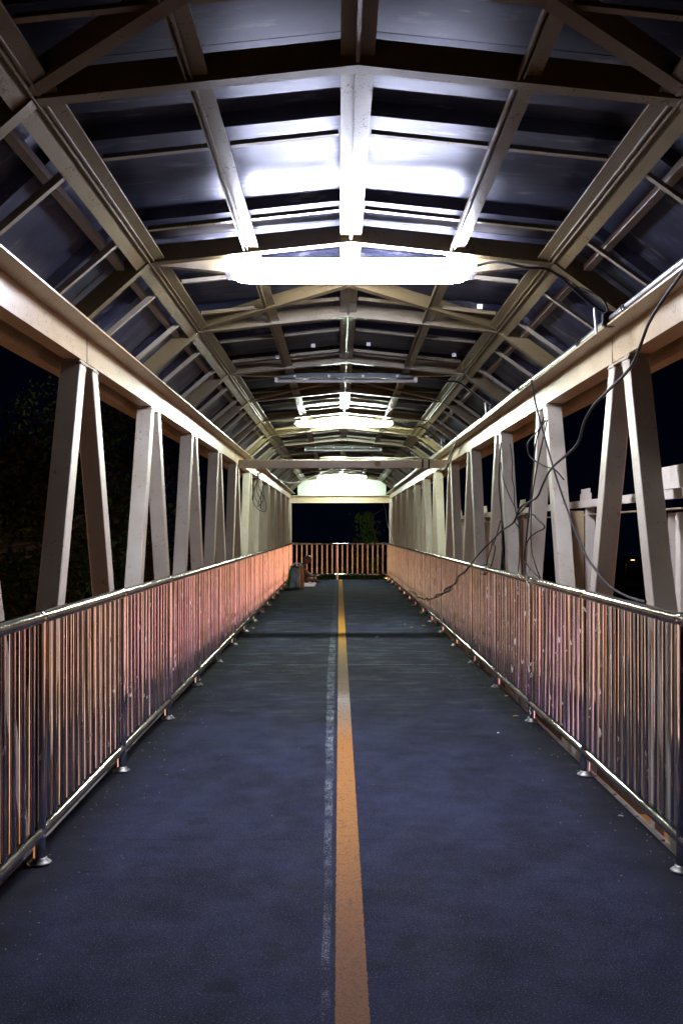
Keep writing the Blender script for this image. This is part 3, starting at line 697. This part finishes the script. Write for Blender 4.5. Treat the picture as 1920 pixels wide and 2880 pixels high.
# head with face, bent forward
hc = Vector(Q(.135, 0, .565)); bm = bmesh.new(); bmesh.ops.create_uvsphere(bm, u_segments=20, v_segments=14, radius=1)
rot = Matrix.Rotation(math.radians(35), 3, 'Y')
for v in bm.verts:
    c = v.co.copy(); x, y, z = c
    x *= .098; y *= .076; z *= .112
    if z < 0: x *= 1 + z * 1.6; y *= 1 + z * 2.2
    if c.x > .8 and abs(c.z + .1) < .18 and abs(c.y) < .25: x += .018      # nose
    if c.x > .8 and .15 < c.z < .35 and .2 < abs(c.y) < .5: x -= .006     # eye sockets
    if abs(c.y) > .93 and abs(c.z) < .3: y *= 1.14                         # ears
    v.co = rot @ Vector((x, y, z)) + hc
mkw('head', bm, m_skin, man, True)
bm = bmesh.new(); bmesh.ops.create_uvsphere(bm, u_segments=20, v_segments=12, radius=1)
bmesh.ops.delete(bm, geom=[v for v in bm.verts if v.co.z < -.15 or (v.co.x > .45 and v.co.z < .62) or v.co.z > .86], context='VERTS')
for v in bm.verts: v.co = rot @ Vector((v.co.x * .102, v.co.y * .080, v.co.z * .116)) + hc
mkw('hair', bm, m_hair, man, True)
SV = [(Q(-.02, 0, .12), (.135, .155)), (Q(-.035, 0, .26), (.125, .155)), (Q(-.005, 0, .385), (.112, .165)), (Q(.04, 0, .45), (.07, .085)), (Q(.02, -.155, .40), .062), (Q(.06, -.19, .32), .056), (Q(.02, .155, .40), .062), (Q(.06, .18, .32), .056)]
skin('shirt', SV, [(0, 1), (1, 2), (2, 3), (2, 4), (4, 5), (2, 6), (6, 7)], m_shirt, man)
SV = [(Q(-.02, 0, .11), (.13, .15)), (Q(.03, -.12, .10), .088), (Q(.19, -.235, .105), .070), (Q(.03, .12, .10), .088), (Q(.19, .215, .115), .070)]
skin('shorts', SV, [(0, 1), (1, 2), (0, 3), (3, 4)], m_short, man)
bm = bmesh.new(); a = Vector(Q(.37, -.03, .18)); bar(bm, a + Vector((-.03, -.03, 0)), a + Vector((.03, .03, .015)), rect(-.03, .03, -.005, .005, .002))
tag(mk('paper_packet', bm, m_clip), 'small white packet held in the seated person\'s hands', 'packet')

# patterned mat
m = M('patterned_cloth'); vo = m.n('ShaderNodeTexVoronoi', Scale=8.0); m.l(m.pos(), vo.inputs['Vector'])
c = m.ramp(vo.outputs['Distance'], [(0.0, (.18, .06, .28)), (.30, (.22, .08, .30)), (.36, (.65, .50, .62)), (.7, (.72, .60, .70))])
m_mat = m.set(Base_Color=c, Roughness=.85)
bm = bmesh.new(); nx_, ny_ = 10, 14; g = []
for i in range(nx_ + 1):
    g.append([bm.verts.new((-.93 + .37 * i / nx_ + .02 * math.sin(j), 22.2 + 2.1 * j / ny_, .006 + .012 * abs(math.sin(i * 1.7 + j * 1.1)))) for j in range(ny_ + 1)])
for i in range(nx_):
    for j in range(ny_): bm.faces.new((g[i][j], g[i + 1][j], g[i + 1][j + 1], g[i][j + 1]))
mt = mk('floor_mat', bm, m_mat, None, True); sd = mt.modifiers.new('solid', 'SOLIDIFY'); sd.thickness = .004; sd.offset = 1
tag(mt, 'pink and purple patterned cloth spread on the floor under the seated person', 'mat')

# striped bag
m = M('striped_woven_bag'); sx = m.n('ShaderNodeSeparateXYZ'); tcn = m.n('ShaderNodeTexCoord'); m.l(tcn.outputs['Object'], sx.inputs[0])
u = m.math('DIVIDE', m.math('ADD', sx.outputs[0], .19), .38)
c = m.ramp(u, [(0.0, (.01, .03, .03)), (.14, (.05, .01, .03)), (.20, (.005, .14, .06)), (.36, (.01, .06, .13)), (.44, (.10, .01, .10)), (.50, (.015, .02, .22)), (.62, (.14, .06, .01)), (.70, (.02, .10, .02)), (.76, (.40, .22, .06)), (.82, (.38, .07, .02)), (.90, (.20, .22, .05)), (.95, (.42, .08, .02))], 'CONSTANT')
c = m.mix(m.ramp(m.noise(55, 3), [(.5, 0.0), (.75, .25)]), c, (.4, .3, .2))
m.bump(m.noise(40, 3), .6, .01); m_bag = m.set(Base_Color=c, Roughness=.35)
bag = thing('striped_bag', 'tall striped woven carrier bag standing against the left railing behind the person', 'bag', (-.965, 21.6, 0))
bm = bmesh.new(); bmesh.ops.create_cube(bm, size=1); bmesh.ops.subdivide_edges(bm, edges=bm.edges[:], cuts=7, use_grid_fill=True)
for v in bm.verts:
    x, y, z = v.co; zz = (z + .5)
    w = .36 * (1 - .22 * zz ** 2 + .05 * math.sin(zz * 5)); d = .30 * (1 - .35 * zz ** 1.5)
    ra = 1 - .18 * (abs(2 * x) ** 4) * (abs(2 * y) ** 4)
    v.co = (x * w * ra + .035 * zz + .006 * math.sin(9 * zz + 7 * y), y * d * ra + .008 * math.sin(12 * zz + 9 * x), zz * .50 + .012 * math.sin(x * 22) * zz)
o = mk('bag_body', bm, m_bag, bag, True)
for dy in (-.06, .06):
    bm = bmesh.new(); tube(bm, smooth_path([(-.05, dy, .47), (-.03, dy, .54), (.05, dy * .8, .56), (.12, dy, .53), (.13, dy, .47)], 5), .010, 8); mk('handle', bm, m_clip, bag, True)

# litter on the deck
leafm = [plain('dry_leaf', (.42, .30, .06), .7), plain('paper_scrap', (.55, .55, .52), .7)]
LIT = [(1191, 1761, 0, 'yellow leaf near the right railing before the shadow line'), (1157, 1766, 0, 'small yellow leaf left of the larger yellow one'), (1138, 1757, 1, 'white paper scrap beyond the shadow line on the right'), (713, 1768, 0, 'yellow leaf near the left railing before the shadow line'),
       (1060, 1793, 1, 'white scrap just in front of the shadow line'), (1400, 2065, 1, 'white scrap on the bare deck right of the centre line'), (1424, 1960, 0, 'tiny yellow leaf by the right railing posts'), (1744, 2300, 1, 'pale pebble in the right foreground near the railing'), (1449, 2017, 0, 'tiny yellow leaf on the right half of the deck')]
for px, py, k, lab in LIT:
    y = F * H / (py - VY); x = (px - VX) * y / F; s = .012 if k else .022
    if y > 10: s *= 1.7
    bm = bmesh.new(); n = 7; a0 = random.uniform(0, 3)
    vs = [bm.verts.new((x + s * math.cos(a0) * math.cos(t) - s * .45 * math.sin(a0) * math.sin(t), y + s * math.sin(a0) * math.cos(t) + s * .45 * math.cos(a0) * math.sin(t), .006 + .004 * abs(math.sin(t)))) for t in [2 * math.pi * i / n for i in range(n)]]
    vs2 = [bm.verts.new((v.co.x, v.co.y, v.co.z + .002)) for v in vs]
    bm.faces.new(vs[::-1]); bm.faces.new(vs2); [bm.faces.new((vs[i], vs[(i + 1) % n], vs2[(i + 1) % n], vs2[i])) for i in range(n)]
    tag(mk('paper_scrap' if k else 'fallen_leaf', bm, leafm[k]), lab, 'litter' if k else 'leaf', 'scraps and leaves on the deck')

bm = bmesh.new()
for i in range(900):
    y = random.uniform(2.2, 20); e = random.random() ** 2.2 * .35
    x = (xl(y) + .01 + e) if random.random() < .5 else (1.27 - e)
    if random.random() < .12: x = random.uniform(-1.0, 1.2)
    q = random.uniform(.0012, .0035) * (1 + y * .06); a = random.uniform(0, 3)
    vs = [bm.verts.new((x + q * math.cos(a + t), y + q * math.sin(a + t), .001)) for t in (0, 2.1, 4.2)] + [bm.verts.new((x, y, q * .8))]
    for f in ((0, 1, 3), (1, 2, 3), (2, 0, 3)): bm.faces.new([vs[k] for k in f])
o = mk('grit', bm, m_conc); o['kind'] = 'stuff'; o['label'] = 'fine grit gathered along both edges of the deck'; o['category'] = 'grit'
# ------------------------------------------------------------------ trees outside
def tree(x, y, top, rad, nleaf, mat, label, ls=.09, rz=1.0, group='trees beside the footbridge'):
    t = thing('leafy_tree', label, 'tree', (x, y, GZ), group)
    cz = top - rad * rz
    bm = bmesh.new(); tube(bm, smooth_path([(x, y, GZ - .1), (x + .15, y + .1, GZ + 2.2), (x - .1, y, cz - .4), (x, y, cz + rad * .5 * rz)], 4), [.16 - .008 * i for i in range(13)], 8); mkw('trunk', bm, m_bark, t, True)
    bl = []
    for i in range(16):
        a = random.uniform(0, 6.28); b = random.uniform(-.8, 1); rr = random.uniform(.35, .85) * rad
        c = Vector((x + rr * math.cos(a) * math.sqrt(1 - b * b), y + rr * math.sin(a) * math.sqrt(1 - b * b), cz + rr * b * rz)); bl.append((c, random.uniform(.22, .42) * rad))
        if i < 7:
            bm = bmesh.new(); s = Vector((x, y, cz - .6)); tube(bm, smooth_path([s, (s + c) / 2 + Vector((0, 0, -.15)), c], 4), [.05 - .004 * j for j in range(9)], 6); mkw('limb', bm, m_bark, t, True)
    vs, fs = [], []
    for i in range(nleaf):
        c, r = random.choice(bl); d = Vector((random.gauss(0, 1), random.gauss(0, 1), random.gauss(0, 1))).normalized() * r * random.uniform(.5, 1.15) ** .6
        p = c + d; q = Vector((random.gauss(0, 1), random.gauss(0, 1), random.gauss(0, .6) - .5)).normalized(); w = q.orthogonal().normalized(); w.rotate(Matrix.Rotation(random.uniform(0, 6.28), 3, q))
        L = ls * random.uniform(.6, 1.3); b = len(vs)
        vs += [p, p + q * L * .5 + w * L * .28, p + q * L, p + q * L * .5 - w * L * .28]; fs.append((b, b + 1, b + 2, b + 3))
    me = bpy.data.meshes.new('crown'); me.from_pydata(vs, [], fs); me.materials.append(mat); o = link(bpy.data.objects.new('crown', me)); adopt(o, t)
tree(-4.6, 13.0, 4.2, 2.6, 9000, m_leafr, 'dark rusty-leaved tree filling the gaps nearest the camera on the left', .11)
tree(-4.4, 18.5, 4.0, 2.4, 8000, m_leafr, 'dark tree behind the third and fourth slanted posts on the left', .11)
tree(-6.8, 24.0, 4.6, 2.8, 6000, m_leaf, 'dark tree farther back beyond the left truss', .12)
tree(2.25, 31.0, 1.7, 1.25, 4200, m_leaf, 'green tree rising behind the far railing on the right', .10, 1.1)
tree(-.9, 33.0, .55, 1.7, 4200, m_leaf, 'low dark tree behind the far railing on the left', .10, .9)
tree(1.0, 34.0, .75, 1.6, 4200, m_leaf, 'low dark tree behind the middle of the far railing', .10, .9)
# hanging branch of leaves in the end opening
br = thing('leafy_branch', 'sunless green branch with drooping leaves hanging in the end opening at right', 'branch', P(1080, 1432, 30), None)
br['label'] = 'green branch with drooping leaves sticking up in the far opening at right'
bm = bmesh.new(); tube(bm, smooth_path([P(1085, 1560, 30.4), P(1052, 1500, 30.2), P(1030 + 20, 1452, 30), P(1078, 1432, 30)], 6), [.022 - .0008 * i for i in range(19)], 6); mkw('stem', bm, m_bark, br, True)
vs, fs = [], []
for i in range(520):
    px = random.gauss(1032, 17); py = random.uniform(1438, 1535)
    if (px > 1050 and py < 1455 + random.random() * 10): px -= 25
    p = P(px, py, random.uniform(29.7, 30.5)); q = Vector((random.gauss(0, .4), random.gauss(0, .4), -1)).normalized(); w = q.orthogonal().normalized(); w.rotate(Matrix.Rotation(random.uniform(0, 6.28), 3, q)); L = random.uniform(.06, .12); b = len(vs)
    vs += [p, p + q * L * .5 + w * L * .26, p + q * L, p + q * L * .5 - w * L * .26]; fs.append((b, b + 1, b + 2, b + 3))
me = bpy.data.meshes.new('leaves'); me.from_pydata([tuple(v) for v in vs], [], fs); me.materials.append(m_leaf); adopt(link(bpy.data.objects.new('leaves', me)), br)

# ------------------------------------------------------------------ street lamps and added unseen glowing fronts that colour the steel
def street_lamp(x, y, arm, power, label, col=(1.0, .45, .16), head_h=8.0):
    t = thing('street_lamp', label, 'street lamp', (x, y, GZ), 'sodium street lamps of the road below')
    bm = bmesh.new(); tube(bm, [(x, y, GZ), (x, y, GZ + head_h)], [.09, .05], 10); mkw('pole', bm, m_galv, t, True)
    bm = bmesh.new(); tube(bm, smooth_path([(x, y, GZ + head_h - .1), (x + arm * .5, y, GZ + head_h + .25), (x + arm, y, GZ + head_h + .2)], 5), .035, 8); mkw('arm', bm, m_galv, t, True)
    bm = bmesh.new(); hx = x + arm * 1.15; bar(bm, (hx - .3, y, GZ + head_h + .2), (hx + .3, y, GZ + head_h + .2), rect(-.12, .12, 0, .12, .03)); mkw('lamp_head', bm, m_dark, t)
    bm = bmesh.new(); box(bm, hx - .22, hx + .22, y - .08, y + .08, GZ + head_h + .16, GZ + head_h + .199); mkw('lens', bm, emit('sodium_lens', col, 6 if power else 10), t)
    if power:
        ld = bpy.data.lights.new('sodium_light', 'SPOT'); ld.spot_size = math.radians(130); ld.spot_blend = .5; ld.shadow_soft_size = .15; ld.energy = power; ld.color = col
        o = bpy.data.objects.new('sodium_light', ld); link(o); o.location = (hx, y, GZ + head_h + .12); adopt(o, t)
for sx_, side in ((-1, 'left'), (1, 'right')):
    for yy, w in ((1.5, 'nearest the camera'), (9.5, 'in the middle'), (18.5, 'farthest from the camera')):
        street_lamp(sx_ * 16.5, yy, -sx_ * 1.5, 7000, 'sodium street lamp %s of the footbridge, %s' % (side, w))
for i, (px, py, d) in enumerate(((1644, 1535, 150), (1758, 1575, 130), (1656, 1580, 140), (1062, 1626, 120))):
    p = P(px, py, d); hh = p.z - GZ
    street_lamp(p.x, p.y, .8, 0, ('far street lamp glowing between the posts on the right', 'far dim street lamp low between the near right posts', 'far street lamp low down behind the right truss', 'far street lamp glowing under the end railing')[i], (1, .5, .1), hh - .18)
def facade(x, y0, y1, h, cols, label, sgn):  # invented glowing fronts, out of view, coloured for the railing reflections
    t = thing('unseen_facade', label, 'light_panel', (x, (y0 + y1) / 2, GZ), 'lit shop panels added out of view to colour the railings')
    bm = bmesh.new(); x0, x1 = sorted((x, x + sgn * 8)); box(bm, x0, x1, y0, y1, GZ, GZ + h); mkw('wall', bm, m_conc, t)
    n = sum(c[2] for c in cols); a = y0
    for i, (c, st, ln) in enumerate(cols):
        b = a + (y1 - y0) * ln / n; ya, yb = a + .15, b - .15; a = b
        xx0, xx1 = sorted((x - sgn * .06, x - sgn * .002))
        bm = bmesh.new(); box(bm, xx0, xx1, ya, yb, GZ + .3, GZ + 2.9); mkw('glow_panel', bm, emit('unseen_panel_glow', c, st), t)
        bm = bmesh.new(); box(bm, min(x, x - sgn * .5), max(x, x - sgn * .5), ya, yb, GZ + 2.95, GZ + 3.1); mkw('canopy', bm, m_dark, t)
        bm = bmesh.new(); box(bm, xx0, xx1, ya, yb, GZ + 3.2, GZ + h - .4); mkw('upper_glow_panel', bm, emit('unseen_upper_glow', c, st), t)
AM, OR, RD, PU, YE = (1, .58, .20), (1, .50, .26), (1, .14, .08), (.42, .12, .9), (1, .74, .42)
PK = (1, .16, .30)
WH = (1, .88, .72); DO = (1, .34, .12)
facade(-27, 9, 60, 7.8, [(WH, 1.5, 3), (RD, 2.2, 1), (YE, 1.5, 4), (WH, 1.2, 2), (OR, 1.6, 3), (YE, 1.4, 4), (AM, .8, 9), (AM, .7, 12)], 'amber shop row added unseen beyond the left trees to colour the railings', -1)
facade(-21, 0, 7, 5.4, [(PU, 1.8, 1.6), (YE, 1.8, 3)], 'small left shop added unseen to give violet and orange reflections', -1)
facade(27, 10, 60, 7.8, [(WH, 1.9, 1.6), (PK, 3.6, .9), (AM, 2.4, 2.4), (RD, 6.0, 1.1), (YE, 2.2, 2.0), (PU, 4.5, 1.1), (AM, 2.8, 2.6), (RD, 6.0, 1.8), (AM, 4.6, 4), (RD, 6.5, 4), (DO, 5.5, 11)], 'red and orange shop row added unseen on the far right to colour the railings', 1)
facade(20, 1, 7, 5.4, [(PU, 3.6, 2.4), (YE, 1.8, 2)], 'small right shop added unseen to give violet and warm reflections', 1)
